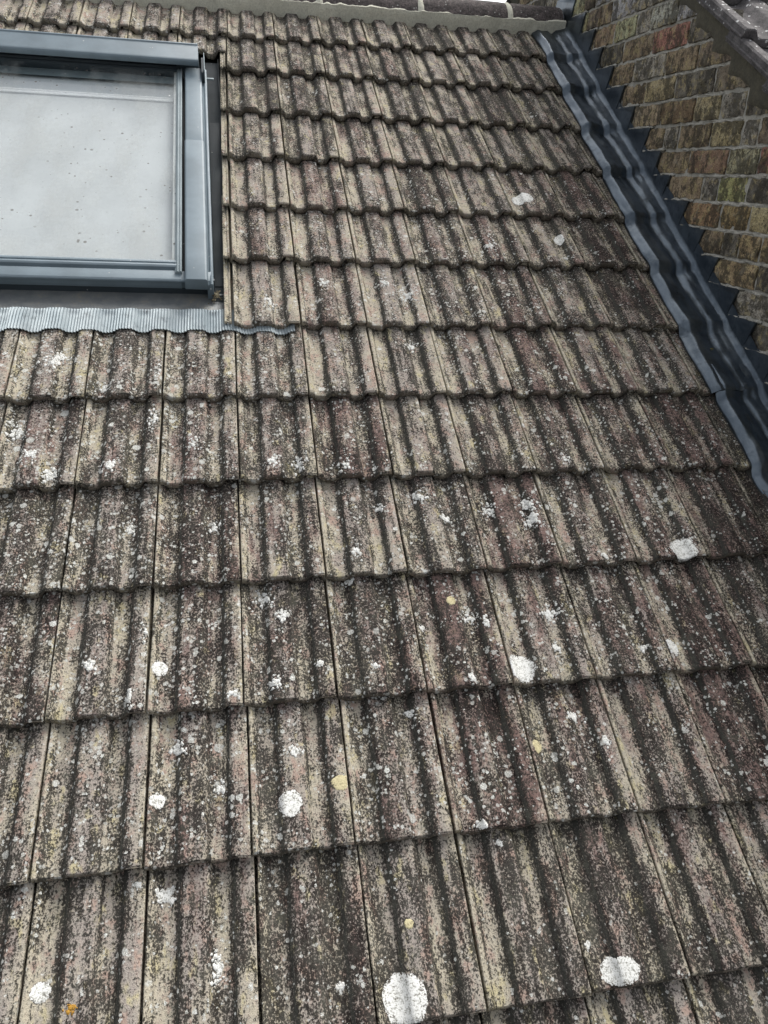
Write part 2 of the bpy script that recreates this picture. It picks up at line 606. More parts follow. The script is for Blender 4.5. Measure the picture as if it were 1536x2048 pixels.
def tile_mesh(name, seed, y0=0.0, mat=None, amp=1.0):
    xs = [p[0] for p in PROF]
    L = 1.86
    ys = [0, .012, .03, .07, .16, .3, .45, .6, .75, .9, 1.05, 1.2, 1.35, 1.5, 1.7, L]
    ys = [y for y in ys if y <= L - y0]
    nx, ny = len(xs), len(ys)
    rows = []

    def nose(x):
        o = fbm(x * 5 + seed * 7.1, seed, 0, 3) * .012 * amp + max(0, nz(x * 3.3 + seed * 3.7, 9.1) - .45) * .05 * amp
        return o + (.03 if x < -.001 else 0)
    warp = nz(seed * 3.3, 1.7) * .012
    for j, y in enumerate(ys):
        row = []
        for x in xs:
            z = prof(x)
            z += fbm(x * 2.3 + seed * 5, y * 1.7, seed, 3) * .005
            z += nz(x * 40 + seed * 9, y * .6) * .0022
            z += warp * (x - .5) * (1 - y)
            z -= T * (y + y0) / G
            dz = (-.016, -.003, 0)[j] if j < 3 else 0
            yy = y + (nose(x) * max(0, 1 - y / .1))
            row.append((x + nz(y * 2 + seed * 4, x * .5) * .003, yy, z + dz))
        rows.append(row)
    verts = [v for r in rows for v in r]
    faces = grid_faces(nx, ny)
    # nose: a few rows down the front, then back underneath
    def down(fr, dy):
        b = len(verts)
        for x, (vx, vy, vz) in zip(xs, rows[0]):
            th = thick(x)
            verts.append((vx, vy + dy + nz(x * 12 + seed, fr * 3) * .004, vz + .016 - th * fr))
        return b
    bases = [0]
    for fr, dy in ((.35, -.008), (.75, -.008), (1.0, .006)):
        bases.append(down(fr, dy))
    b = len(verts)
    for x, (vx, vy, vz) in zip(xs, rows[0]):
        verts.append((vx, vy + .42, vz + .016 - thick(x) - T * .42 / G - .004))
    bases.append(b)
    for b0, b1 in zip(bases, bases[1:]):
        for i in range(nx - 1):
            faces.append((b0 + i, b1 + i, b1 + i + 1, b0 + i + 1))
    # flanks
    for col, th in ((0, .06), (nx - 1, .045)):
        b = len(verts)
        for j in range(ny):
            x, y, z = rows[j][col]
            verts.append((x, y + (.006 if j == 0 else 0), z - th))
        for j in range(ny - 1):
            faces.append((j * nx + col, (j + 1) * nx + col, b + j + 1, b + j))
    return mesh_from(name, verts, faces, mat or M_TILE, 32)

TILE_VARIANTS = [tile_mesh('tile', 1.37 * k + .4) for k in range(9)]
CUT_Y = 17.06 - rowv(11)
CUT_VARIANTS = [tile_mesh('cut_tile', 2.1 * k + 20.3, CUT_Y, None, 1.6) for k in range(3)]

tiled_roof = root('tiled_roof', 'weathered ribbed concrete tile roof slope spotted with white lichen', 'roof')
TILES = {}

def clamp(a):
    return max(0.0, min(1.0, a))

def tile_look(c, r):
    red = .42 + .018 * c + (.12 if 1 <= r <= 4 else 0) - (.16 if r >= 9 else 0) - (.12 if r == 5 and c < 4 else 0)
    drk = .45 + .020 * c + (.08 if r <= 2 else 0) + (.04 if r >= 9 else 0) - (.08 if r in (5, 6) and c > 0 else 0)
    lic = .42 + (.10 if 1 <= r <= 5 else 0) - .02 * c - (.14 if r >= 9 else 0)
    if c <= 0 and r in (3, 4, 5):
        lic += .22
        drk += .16
    if r <= 0:
        lic -= .12
        red -= .1
        drk += .06
    red += random.uniform(-.22, .22)
    drk += random.uniform(-.13, .13)
    lic += random.uniform(-.12, .12)
    return clamp(red - .04), clamp(drk + .07), clamp(lic + .05), 1.0

WIN_L, WIN_R = -5.05, .645
for r in range(-2, 13):
    for c in range(-6, 9):
        under = c <= 0 and c >= -5
        if under and 6 <= r <= 10:
            continue
        cut = under and r == 11
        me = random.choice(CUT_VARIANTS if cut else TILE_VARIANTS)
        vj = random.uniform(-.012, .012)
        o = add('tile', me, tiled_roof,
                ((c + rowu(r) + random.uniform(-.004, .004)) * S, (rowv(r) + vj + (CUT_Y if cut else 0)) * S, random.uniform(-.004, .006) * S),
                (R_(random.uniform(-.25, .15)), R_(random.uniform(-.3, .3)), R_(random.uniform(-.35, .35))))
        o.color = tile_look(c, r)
        TILES[(c, r)] = o

# felt and boarding below the tiles, both slopes of the roof, so that the gaps look into the dark
def deck():
    d = -.42
    vs, fs = [], []
    def w(u, v, n):
        vs.append((u, v, n)); return len(vs) - 1
    a = [w(-7.2, -4.5, d), w(9.3, -4.5, d), w(9.3, VR, d), w(-7.2, VR, d)]
    fs.append(a)
    # back slope, mirrored about the vertical through the apex
    by, bz = CP, -SP           # world direction down the far side
    vv, nn = by * CP + bz * SP, -by * SP + bz * CP
    b = [w(-7.2, VR + vv * 20, d + nn * 20), w(9.3, VR + vv * 20, d + nn * 20)]
    fs.append([a[3], a[2], b[1], b[0]])
    return add('roofing_felt', mesh_from('roofing_felt', vs, fs, M_DECK, 0), tiled_roof)
deck()

# ------------------------------------------------------------------ ridge: capping tiles bedded in mortar
RIDGE_C, RIDGE_R = (19.47, -.27), .60

def ridge_pt(ang, r):
    """ang from the vertical, positive towards the viewer; returns v, n"""
    ca, sa = math.cos(ang), math.sin(ang)
    return RIDGE_C[0] + r * (ca * SP - sa * CP), RIDGE_C[1] + r * (ca * CP + sa * SP)

ridge_joints = [-6.0, -3.75, -1.5, .78, 3.05, 5.42, 7.57, 8.95]
for k, (u0, u1) in enumerate(zip(ridge_joints, ridge_joints[1:])):
    nu, na = 14, 15
    vs = []
    ro = RIDGE_R + random.uniform(-.008, .008)
    for rr in (ro, ro - .075):
        for j in range(na):
            ang = R_(70 - 140 * j / (na - 1))
            for i in range(nu):
                t_ = i / (nu - 1)
                u = u0 + .035 + (u1 - u0 - (.07 if k < len(ridge_joints) - 2 else .05)) * t_
                e = .012 * (1 if (i in (0, nu - 1) and rr == ro) else 0)
                v, n = ridge_pt(ang, rr - e + fbm(u * 3, ang * 3, k, 2) * .006)
                vs.append((u, v, n))
    fs = grid_faces(nu, na) + grid_faces(nu, na, nu * na, True)
    o_ = nu * na
    for j in range(na - 1):
        for col in (0, nu - 1):
            a = j * nu + col
            fs.append((a, a + nu, a + nu + o_, a + o_))
    for rw in (0, na - 1):
        for i in range(nu - 1):
            a = rw * nu + i
            fs.append((a, a + 1, a + 1 + o_, a + o_))
    add('ridge_tile', mesh_from('ridge_tile', vs, fs, M_RIDGE, 40), tiled_roof)

def ridge_bedding():
    u0, u1 = -6.0, 8.98
    nu = 420
    us = [u0 + (u1 - u0) * i / (nu - 1) for i in range(nu)]
    vs = []
    for i, u in enumerate(us):
        w1 = fbm(u * 1.7, 3.1, 0, 4) * .022
        w2 = fbm(u * 6, 8.1, 0, 3) * .014
        top = ridge_pt(R_(66), RIDGE_R - .03)
        low = ridge_pt(R_(70), RIDGE_R)
        lip = interp([(-.3, 0), (.3, 1)], fbm(u * 2.2, 5.5, 1, 3))
        pts = [top,
               (low[0] + .05 + w2, low[1] + .0 + .025 * lip + w2),
               (low[0] - .014 + w2 * .5, low[1] - .01 + .03 * lip + w2),
               (low[0] - .03 + w1 * .5, low[1] - .05),
               (low[0] - .04 + w1, low[1] - .09),
               (low[0] - .05 + w1 + w2, low[1] - .17),
               (low[0] - .07 + w1 + w2, low[1] - .26),
               (low[0] - .07 + w1, low[1] - .40)]
        for v, n in pts:
            vs.append((u, v + fbm(u * 14, n * 9, 2, 2) * .004, n))
    m = 8
    fs = []
    for i in range(nu - 1):
        for j in range(m - 1):
            a = i * m + j
            fs.append((a, a + 1, a + m + 1, a + m))
    b = len(vs)
    low = ridge_pt(R_(70), RIDGE_R)
    vs.append((u1, 19.6, -.4))
    vs.append((u1, 19.6, .1))
    e = (nu - 1) * m
    fs.append(tuple(e + j for j in range(m)) + (b, b + 1))
    add('mortar_bedding', mesh_from('mortar_bedding', vs, fs, M_BED, 50), tiled_roof)
    # the mortar squeezed up between two capping tiles
    for k, u in enumerate(ridge_joints[1:-1]):
        vs = []
        na, nw = 20, 7
        for j in range(na):
            ang = R_(72 - 144 * j / (na - 1))
            for i in range(nw):
                s = i / (nw - 1) * 2 - 1
                wd = .055 + .022 * nz(ang * 3 + k * 5, 1.1) + .035 * max(0, math.sin(ang)) ** 3
                v, n = ridge_pt(ang, RIDGE_R + .012 - .03 * s * s + nz(ang * 6, s * 2, k) * .006)
                vs.append((u + s * wd + nz(ang * 4, s, k + 3) * .012 + .03, v, n))
        add('mortar_joint', mesh_from('mortar_joint', vs, grid_faces(nw, na), M_BED, 50), tiled_roof)
ridge_bedding()

# ------------------------------------------------------------------ lichen patches growing on single tiles
def roof_hit(x, y, n=.06):
    d = Vector(((x - 768) / F_PX, (y - 1024) / F_PX, 1.0))
    w = Vector([sum(RC[k][i] * d[k] for k in range(3)) for i in range(3)])
    t_ = (n - CAMPOS.z) / w.z
    p = CAMPOS + w * t_
    return p.x, p.y

def tile_at(u, v):
    r = max(k for k in range(-2, 13) if rowv(k) <= v + .01)
    c = math.floor(u - rowu(r))
    return c, r

def surf(x, y):
    def q(a):
        return prof(max(.0, min(.97, a)))
    return .5 * q(x) + .5 * max(q(x), sum(q(x + d * .02) for d in range(-3, 4)) / 7) - T * y / G

RIM = []

def lichen_blob(vs, fs, lx, ly, rx, ry, seed, h, rings=4, seg=26, rag=.22, nose=False):
    b0 = len(vs)
    if b0 == 0:
        RIM.clear()
    RIM.append(0.0)
    vs.append((lx, ly, surf(lx, ly) + h + .0055))
    for k in range(1, rings + 1):
        f = k / rings
        for s in range(seg):
            a = 2 * math.pi * s / seg
            rr = 1 + rag * fbm(math.cos(a) * 1.6 + seed * 3.1, math.sin(a) * 1.6 + seed, seed, 5)
            x, y = lx + math.cos(a) * rx * rr * f, ly + math.sin(a) * ry * rr * f
            drop = 0
            if nose and y < -.008:
                drop = -(y + .008)
                y = -.012 - .1 * drop
            x = max(.004, min(.97, x))
            RIM.append(f if rings > 3 else f * .6)
            e = h * (1 - f ** 2) + .0055 - .006 * f ** 8 + nz(x * 45, y * 45, seed) * .002
            vs.append((x, y, surf(x, max(0, y)) + e - min(drop, .1)))
    for s in range(seg):
        fs.append((b0, b0 + 1 + s, b0 + 1 + (s + 1) % seg))
    for k in range(rings - 1):
        for s in range(seg):
            a, b = b0 + 1 + k * seg, b0 + 1 + (k + 1) * seg
            fs.append((a + s, b + s, b + (s + 1) % seg, a + (s + 1) % seg))

def lichen(x, y, rx, ry, kind='solid', mat=None, crumbs=26, seed=None):
    """centre and radii in photograph pixels"""
    seed = seed if seed is not None else x * .013 + y * .007
    u, v = roof_hit(x, y)
    c, r = tile_at(u, v)
    if (c, r) not in TILES:
        return
    ux, _ = roof_hit(x + rx, y)
    _, vy = roof_hit(x, y - ry)
    ru, rv = abs(ux - u) * 1.08, abs(vy - v) * 1.08
    lx, ly = u - rowu(r) - c, v - rowv(r)
    vs, fs = [], []
    rng = random.Random(int(x * 7 + y))
    if kind in ('solid', 'nose'):
        lichen_blob(vs, fs, lx, ly, ru, rv, seed, .0015, 9, 72, .13, kind == 'nose')
    else:
        for _ in range(crumbs):
            a, k = rng.uniform(0, 6.28), min(1.6, abs(rng.gauss(0, .62)))
            s = rng.choice((.005, .006, .008, .012, .018)) * (1.5 - k * .7)
            px_, py_ = lx + math.cos(a) * ru * k, ly + math.sin(a) * rv * k
            if not (.01 < px_ < .96) or py_ < .02:
                continue
            lichen_blob(vs, fs, px_, py_, s, s * rng.uniform(.8, 1.7), rng.random() * 9, .003, 2, 9, .5)
    if vs:
        # child coordinates are the tile's own
        me = mesh_from('lichen', vs, fs, mat or M_LICHEN, 60)
        at = me.attributes.new('rim', 'FLOAT', 'POINT')
        at.data.foreach_set('value', RIM[:len(vs)])
        o = add('lichen', me, TILES[(c, r)])
        if kind == 'crumb':
            tag(o, kind='stuff')

for a in ((1368, 1098, 25, 22, 'nose'), (1044, 1331, 25, 27, 'solid'), (580, 1607, 23, 26, 'solid'), (1243, 1944, 38, 30, 'nose'),
          (812, 1998, 43, 54, 'nose'), (1047, 393, 19, 10, 'solid'), (76, 1982, 19, 21, 'solid'),
          (318, 1331, 15, 14, 'solid'), (1347, 1290, 14, 17, 'solid'), (311, 1597, 16, 15, 'solid'), (1121, 470, 8, 9, 'solid'),
          (1079, 1488, 10, 13, 'solid', M_CREAM), (905, 1196, 9, 9, 'solid', M_CREAM), (820, 1846, 9, 10, 'solid', M_CREAM),
          (683, 1565, 19, 15, 'solid', M_CREAM), (141, 2014, 15, 10, 'crumb', M_ORANGE, 22)):
    lichen(*a)
for a in ((945, 1228, 20, 18), (1105, 1218, 22, 24), (435, 1936, 15, 42), (470, 1386, 16, 10), (552, 1369, 14, 14), (258, 1392, 9, 20),
          (965, 1650, 17, 10), (1156, 1426, 20, 16), (430, 1045, 20, 14), (118, 704, 20, 16), (105, 720, 26, 20), (30, 850, 28, 26),
          (975, 490, 32, 16), (818, 580, 30, 26), (826, 680, 18, 15), (547, 925, 24, 22), (600, 925, 18, 22), (1070, 1030, 30, 28),
          (1130, 918, 14, 18), (1060, 1000, 22, 16), (840, 985, 22, 20), (980, 1010, 20, 18), (700, 1150, 16, 10), (715, 1100, 16, 24),
          (590, 1500, 22, 14), (440, 1570, 18, 20), (350, 1490, 22, 20), (330, 1790, 30, 22), (683, 1975, 14, 12), (275, 1765, 12, 9),
          (530, 1190, 22, 22), (570, 1225, 24, 18), (300, 1260, 26, 22), (255, 1045, 16, 20), (220, 930, 26, 18), (95, 940, 24, 26),
          (310, 830, 18, 24), (205, 770, 18, 14), (60, 905, 30, 18), (1115, 1285, 14, 18), (945, 1355, 12, 12), (975, 1240, 10, 12),
          (1215, 1480, 8, 12), (825, 1420, 14, 10), (540, 600, 16, 20), (650, 560, 18, 16), (770, 560, 20, 16), (1135, 510, 12, 8),
          (890, 1025, 16, 14), (760, 1010, 14, 12), (690, 930, 18, 14), (385, 880, 16, 20), (180, 1330, 20, 14), (320, 740, 16, 24),
          (1180, 1890, 8, 10), (1000, 1680, 8, 8), (640, 1325, 10, 8), (750, 1330, 8, 8), (845, 1250, 8, 10), (1290, 1290, 8, 8), (1215, 1105, 18, 7)):
    lichen(*a, kind='crumb', crumbs=int(16 + a[2] * a[3] / 9))

# grit and moss caught in the side joints and under the noses
def joint_moss():
    rng = random.Random(77)
    vs, fs = [], []
    def crumb(x, y, z, r):
        b = len(vs)
        a0 = rng.uniform(0, 6)
        for k in range(5):
            a = a0 + k * 1.257
            q = r * rng.uniform(.7, 1.25)
            vs.append((x + math.cos(a) * q * .8, y + math.sin(a) * q * 1.3, z - r * .5))
        vs.append((x, y, z + r * .7))
        fs.extend((b + k, b + (k + 1) % 5, b + 5) for k in range(5))
    for (c, r) in TILES:
        if c < -4:
            continue
        for _ in range(rng.choice((0, 1, 3, 6))):
            y = rng.uniform(.05, 1.4)
            crumb(c + rowu(r) + rng.uniform(-.02, .004), rowv(r) + y, .052 - T * y / G + rng.uniform(-.01, .022), rng.uniform(.006, .015))
        for _ in range(rng.choice((0, 1, 3, 6))):
            x = rng.uniform(.02, .95)
            crumb(c + rowu(r) + x, rowv(r) - rng.uniform(.008, .03), prof(x) - T + rng.uniform(0, .012), rng.uniform(.006, .02))
    o = add('joint_moss', mesh_from('joint_moss', vs, fs, M_JMOSS, 0), tiled_roof)
    tag(o, kind='stuff')
joint_moss()

# ------------------------------------------------------------------ roof window (top left), in roof coordinates
win = root('roof_window', 'grey framed roof window with pale blind behind dirty glass', 'roof window')

def wtf(u, v, n):
    return (u + .0158 * (12.5 - v) * (1 if u > -2 else 0), v - .018 * (u - .6), n)

def wv(name, pts, v0, v1, mat, bev=.008, parent=win, both=True):
    o = prism(pts, 'v', v0, v1, mat, name, parent, bev, wtf, 6)
    if both:
        prism([(WIN_L + WIN_R - u, n) for u, n in pts], 'v', v0, v1, mat, name, parent, bev, wtf, 6)
    return o

def wu(name, pts, u0, u1, mat, bev=.008, parent=win):
    return prism(pts, 'u', u0, u1, mat, name, parent, bev, wtf, 1)

fr_u0, fr_u1 = WIN_L, WIN_R
# frame
wv('frame_side', [(.55, -.2), (.645, -.2), (.645, .105), (.632, .118), (.60, .118), (.592, .098), (.55, .098)], 9.62, 16.05, M_FRAME)
wv('cover_strip', [(.232, .02), (.238, .185), (.26, .205), (.53, .205), (.556, .185), (.56, .02)], 13.33, 15.9, M_FRAME, .012)
wv('cover_strip', [(.222, .02), (.228, .195), (.252, .220), (.538, .220), (.566, .195), (.57, .02)], 9.60, 13.36, M_FRAME, .012)
wv('rubber_seal', [(.18, -.1), (.235, -.1), (.235, .03), (.18, .03)], 9.85, 15.8, M_RUBBER, 0)
wv('sash_side', [(.075, -.05), (.18, -.05), (.18, .165), (.168, .175), (.150, .175), (.145, .162), (.132, .162), (.127, .175), (.105, .175), (.098, .155), (.085, .15), (.075, .14)],
   9.83, 15.9, M_FRAME2, .004)
# bottom rail: bead, groove, sloping cover, dark front
wu('sash_bottom', [(10.13, -.05), (10.13, .14), (10.10, .155), (10.06, .155), (10.05, .10), (10.035, .10), (10.025, .16), (9.985, .17), (9.95, .155), (9.935, .09), (9.915, .09), (9.90, .13),
                   (9.72, .115), (9.70, .10), (9.70, -.05)], WIN_L + .57, .17, M_FRAME, .006)
wu('bottom_cover', [(9.90, -.05), (9.90, .122), (9.705, .108), (9.69, .095), (9.69, .06), (9.705, .06), (9.72, -.05)], WIN_L + .02, .615, M_FRAME, .006)
wu('frame_front', [(9.78, -.22), (9.78, .09), (9.722, .09), (9.722, -.22)], WIN_L + .04, .60, M_DARKF, .004)
wu('frame_front', [(9.78, -.22), (9.78, .09), (9.73, .09), (9.73, -.22)], .603, .66, M_DARKF, .004)
# top: sash rails under the hood
wu('sash_top', [(q + .13, n_) for q, n_ in ((15.98, -.05), (15.98, .31), (15.86, .31), (15.85, .26), (15.825, .255), (15.82, .20), (15.795, .195), (15.79, .15), (15.765, .145), (15.76, .10), (15.76, -.05))], WIN_L + .57, .08, M_DARKF, .004)
hood = wu('hood', [(16.32, -.15), (16.32, .445), (16.30, .475), (16.265, .472), (16.25, .452), (15.80, .432), (15.755, .42), (15.735, .39), (15.735, .315), (15.80, .315), (15.80, .34), (16.2, .34), (16.2, -.15)],
          WIN_L + .14, .505, M_FRAME, .01)
wv('hood_bracket', [(.555, -.1), (.60, -.1), (.60, .30), (.555, .30)], 15.55, 16.12, M_DARKF, .006)
wv('hinge_plate', [(.605, -.1), (.62, -.1), (.62, .36), (.605, .36)], 15.52, 16.2, M_FRAME2, .004)
wv('hinge_plate', [(.62, .0), (.78, .0), (.78, .03), (.62, .03)], 15.86, 15.91, M_FRAME2, .004)
# glass
def quad(name, u0, u1, v0, v1, n0, mat, parent=win, n1=None):
    n1 = n0 if n1 is None else n1
    vs = [wtf(u0, v0, n0), wtf(u1, v0, n0), wtf(u1, v1, n1), wtf(u0, v1, n1)]
    return add(name, mesh_from(name, vs, [(0, 1, 2, 3)], mat, 0), parent)
# inside: lining, blind and its bar
quad('glass_pane', WIN_L + .60, .09, 10.09, 15.90, .115, M_GLASS)
quad('blind', WIN_L + .7, .015, 9.95, 15.05, -.05, M_BLIND)
quad('blind_head', WIN_L + .7, .03, 15.06, 16.0, -.07, M_BHEAD)
wu('blind_bar', [(15.17, -.12), (15.17, -.025), (15.13, -.015), (15.105, -.035), (15.08, -.015), (15.03, -.025), (15.03, -.12)], WIN_L + .72, .0, M_BAR, .004)
quad('blind_header', WIN_L + .7, .06, 15.63, 16.1, .0, M_FRAME2)
wv('lining', [(.025, -.7), (.08, -.7), (.08, .105), (.025, .10)], 9.95, 15.9, M_WHITE, .006)
wu('lining', [(10.08, -.7), (10.12, -.7), (10.12, .08), (10.08, .08)], WIN_L + .6, .07, M_WHITE, .006)
# gutters at the sides, apron in front
wv('side_flashing', [(.60, -.21), (.60, -.17), (.87, -.165), (.873, -.08), (.885, -.08), (.89, -.18), (1.1, -.19), (1.1, -.21)], 9.25, 16.9, M_SIDEGUT, .004)
wv('side_flashing', [(.655, -.165), (.86, -.16), (.86, -.15), (.655, -.155)], 9.9, 14.6, M_SIDEGUT, .002)
wu('apron', [(9.74, -.21), (9.74, -.165), (9.60, -.175), (9.30, -.135), (9.235, -.085), (9.205, -.085), (9.205, -.12), (9.3, -.2)], WIN_L - .2, .90, M_GUTTER, .006)

def pleats():
    v5 = rowv(5)
    u0, u1, st_ = -5.3, 1.90, .0105
    nu = int((u1 - u0) / st_)
    vv = [9.26, 9.235, 9.21, 9.18, 9.1, 9.0, 8.9, 8.82, 8.75]
    vs = []
    for j, v in enumerate(vv):
        for i in range(nu):
            u = u0 + i * st_
            x = (u - rowu(5)) % 1.0
            p = sum(prof(((x + d) % 1.0) if (x + d) % 1.0 < .975 else .97) for d in (-.04, -.02, 0, .02, .04)) / 5
            p = .084 - (.084 - p) * .68
            n = p - T * (v - v5) / G + .02
            f = min(1, max(0, (9.26 - v) / .1))
            top = .045 - .08
            if v > 9.2:
                n = n * f * .6 + (1 - f * .6) * (.015 + .35 * (p - .05) - .09)
            pl = [0, .5, 1, .5][i % 4] * .020 * (1 if j else .5)
            vy = v + (fbm(u * 1.3, 7.7, 0, 3) * .02 - .02 * (u - .6) * .5) * (1 if j > 3 else .4) + .018 * (1 - p / .1) * -1 * (j > 5)
            vs.append((u + nz(u * 5, v) * .004, vy, n + pl + fbm(u * 2.2, v * 3, 1, 2) * .008))
    fs = grid_faces(nu, len(vv))
    b = len(vs)
    last = (len(vv) - 1) * nu
    for i in range(nu):
        x, y, z = vs[last + i]
        vs.append((x, y + .004, z - .02))
    for i in range(nu - 1):
        fs.append((last + i, last + i + 1, b + i + 1, b + i))
    add('pleated_apron', mesh_from('pleated_apron', vs, fs, M_PLEAT, 60), win)
pleats()

# ------------------------------------------------------------------ lead flashing between the tiles and the wall
lead = root('lead_flashing', 'dark blue grey lead flashing dressed between tile slope and brick wall', 'flashing')
LP = [(8.185, .02), (8.20, .04), (8.215, .048), (8.305, .112), (8.33, .12), (8.56, .098), (8.60, .088), (8.65, .066), (8.68, .066), (8.765, .112),
      (8.79, .116), (8.95, .104), (8.985, .13), (9.005, .17), (9.015, .24), (9.018, .40)]

def tile_n(v):
    k = max(q for q in range(-3, 15) if rowv(q) <= v)
    return -T * (v - rowv(k)) / G

def base_n(v):
    # the sheet bridges the steps: never below the tile, drawn out either side of a nose
    return max(max(tile_n(v + d) for d in (0, .03, .06)), tile_n(v + .11) - .05)

def lead_sheet(v0, v1, shift, lift, curl, seed, flat=1.0):
    nv = int((v1 - v0) / .035)
    us = []
    for (a, _), (b, _) in zip(LP, LP[1:]):
        k = max(1, int((b - a) / .03))
        us += [a + (b - a) * i / k for i in range(k)]
    us.append(LP[-1][0])
    nsa = len(us)
    vs = []
    for j in range(nv):
        v = v0 + (v1 - v0) * j / (nv - 1)
        sm = sum(base_n(v + d * .012) for d in range(-5, 6)) / 11
        for i, u in enumerate(us):
            q = interp(LP, u)
            s = (u - 8.185) / .833
            wav = fbm(u * 4 + seed, v * 1.1, seed, 3) * .016 + fbm(u * 9, v * 3.1, seed + 2, 2) * .006
            n = (.06 + (q - .06) * flat if u < 8.97 and q > .06 else q) + sm * (1 - .75 * max(0, s - .75) * 4) * .95 + wav * 1.7 * min(1, i / 3) + lift
            uu = u + shift * (1 - s) + fbm(v * 1.3, seed, 3, 3) * .022 * (1 - s)
            if u > 8.99:
                uu = min(uu, 9.016)
            vj = v
            if j < 3 and curl:
                vj = v - curl * max(0, s - .6) * -1.0 * 1.6
            vs.append((uu, vj, max(n, prof(min(.97, max(0.0, uu - 8))) + max(tile_n(v - .03), tile_n(v), tile_n(v + .03)) + .012) if uu < 8.97 else n))
    fs = grid_faces(nsa, nv)
    # thickness: turn the left and lower edges down
    b = len(vs)
    for j in range(nv):
        x, y, z = vs[j * nsa]
        vs.append((x + .003, y, z - .022))
    for j in range(nv - 1):
        fs.append((j * nsa, (j + 1) * nsa, b + j + 1, b + j))
    b = len(vs)
    for i in range(nsa):
        x, y, z = vs[i]
        vs.append((x, y + .004, z - .025))
    for i in range(nsa - 1):
        fs.append((i, i + 1, b + i + 1, b + i))
    return add('lead_sheet', mesh_from('lead_sheet', vs, fs, M_LEAD, 50), lead)

lead_sheet(rowv(5) - .06, 19.35, .0, .018, .18, 1.3)
lead_sheet(.2, rowv(5) + .5, .085, .022, 0, 6.1, .9)

# stepped upstand on the wall, cut to the brick courses
def rz(k):
    return 9.52 - .418 * k

TEETH = {0: -14.6, 1: -14.07, 2: -13.39, 3: -12.74, 4: -12.1, 5: -11.35, 6: -10.75, 7: -10.27, 8: -9.47, 9: -8.81, 10: -8.2, 11: -7.46, 12: -6.87}

def tooth(k):
    return TEETH.get(k, -14.62 + .648 * k)

def hz(v, n):
    return -v * CP + n * SP, v * SP + n * CP

def step_lead():
    pts = []                       # (h, z) along the sawtooth, from low (near) to high (far)
    for k in range(22, -4, -1):
        zt = rz(k)
        zb = rz(k + 1)
        # slanted edge of the row below, then back along the bed joint
        h1 = tooth(k + 1)
        pts.append((h1 + random.uniform(-.01, .01), zb))
        pts.append((h1 + .2 + random.uniform(-.04, .03), zt - .005))
    # over the ridge
    pts.append((-16.9, rz(-3) + .1))
    n_ = len(pts)
    vs, fs = [], []
    low = []
    for h, z in pts:
        # drop straight back to the fold line: same v, n = .1
        v = z * SP - h * CP
        low.append(hz(v, .12))
    T_ = 9
    for i, ((h, z), (hl, zl)) in enumerate(zip(pts, low)):
        for j in range(T_):
            t_ = j / (T_ - 1)
            hh, zz = h + (hl - h) * t_, z + (zl - z) * t_
            x = 9.012 + fbm(hh * 1.4, zz * 1.4, 4.4, 3) * .010 - (.006 if j else 0)
            vs.append((x, -hh, zz))
    for i in range(n_ - 1):
        for j in range(T_ - 1):
            a = i * T_ + j
            fs.append((a, a + 1, a + T_ + 1, a + T_))
    b = len(vs)
    for i in range(n_):
        x, y, z = vs[i * T_]
        vs.append((x + .04, y, z + .004))
    for i in range(n_ - 1):
        fs.append((i * T_, (i + 1) * T_, b + i + 1, b + i))
    # world coordinates -> roof coordinates of the parent
    out = [(x, y * CP + z * SP, -y * SP + z * CP) for x, y, z in vs]
    add('step_flashing', mesh_from('step_flashing', out, fs, M_LEAD, 40), lead)
    # saddle over the end of the ridge
    sv, sf = [], []
    na, nu = 17, 6
    for j in range(na):
        ang = R_(80 - 150 * j / (na - 1))
        for i in range(nu):
            u = 8.90 + .12 * i / (nu - 1)
            v, n = ridge_pt(ang, RIDGE_R - .16 + .05 * (i / (nu - 1)) ** 2 + nz(ang * 4, u * 8) * .02)
            sv.append((u, v, n))
    add('ridge_saddle', mesh_from('ridge_saddle', sv, grid_faces(nu, na), M_LEAD, 50), lead)
step_lead()

# ------------------------------------------------------------------ brick gable wall (world coordinates h = towards the viewer, z = up)
wall = root('brick_wall', 'sooty yellow stock brick gable wall above the lead flashing', 'wall', roof=False)
APEX_H, APEX_Z = hz(VR, 0)

def wall_n(h, z):
    """height above our own roof plane, both sides of the ridge"""
    hh = h if h > APEX_H else 2 * APEX_H - h
    return z * CP + hh * SP

PERP = {-2: [-14.68, -13.54, -12.4], -1: [-14.96, -14.27, -13.73, -12.61, -11.42, -10.3], 0: [-14.48, -13.46, -12.46, -11.88, -10.86, -9.75],
        1: [-13.95, -12.92, -11.66, -10.36, -9.2], 2: [-13.3, -12.31, -11.02, -9.9, -8.72], 3: [-12.7, -11.67, -10.52, -9.23, -8.05],
        4: [-12.0, -10.86, -9.7, -8.91, -8.21, -7.1], 5: [-11.5, -10.62, -10.1, -9.05, -8.16, -7.73, -6.6], 6: [-10.7, -9.6, -8.39, -7.56, -6.4],
        7: [-10.15, -9.02, -8.53, -7.72, -6.6], 8: [-9.4, -8.3, -7.49, -6.3], 9: [-8.9, -8.07, -7.6, -7.04, -5.9], 10: [-8.2, -6.97, -5.8],
        11: [-7.5, -6.35, -5.2], 12: [-6.9, -5.75, -5.2]}
OCHRE, BROWN, DARK, GREY, RED, PALE = (.32, .25, .13), (.20, .15, .09), (.095, .086, .068), (.2, .185, .15), (.2, .09, .065), (.4, .36, .25)
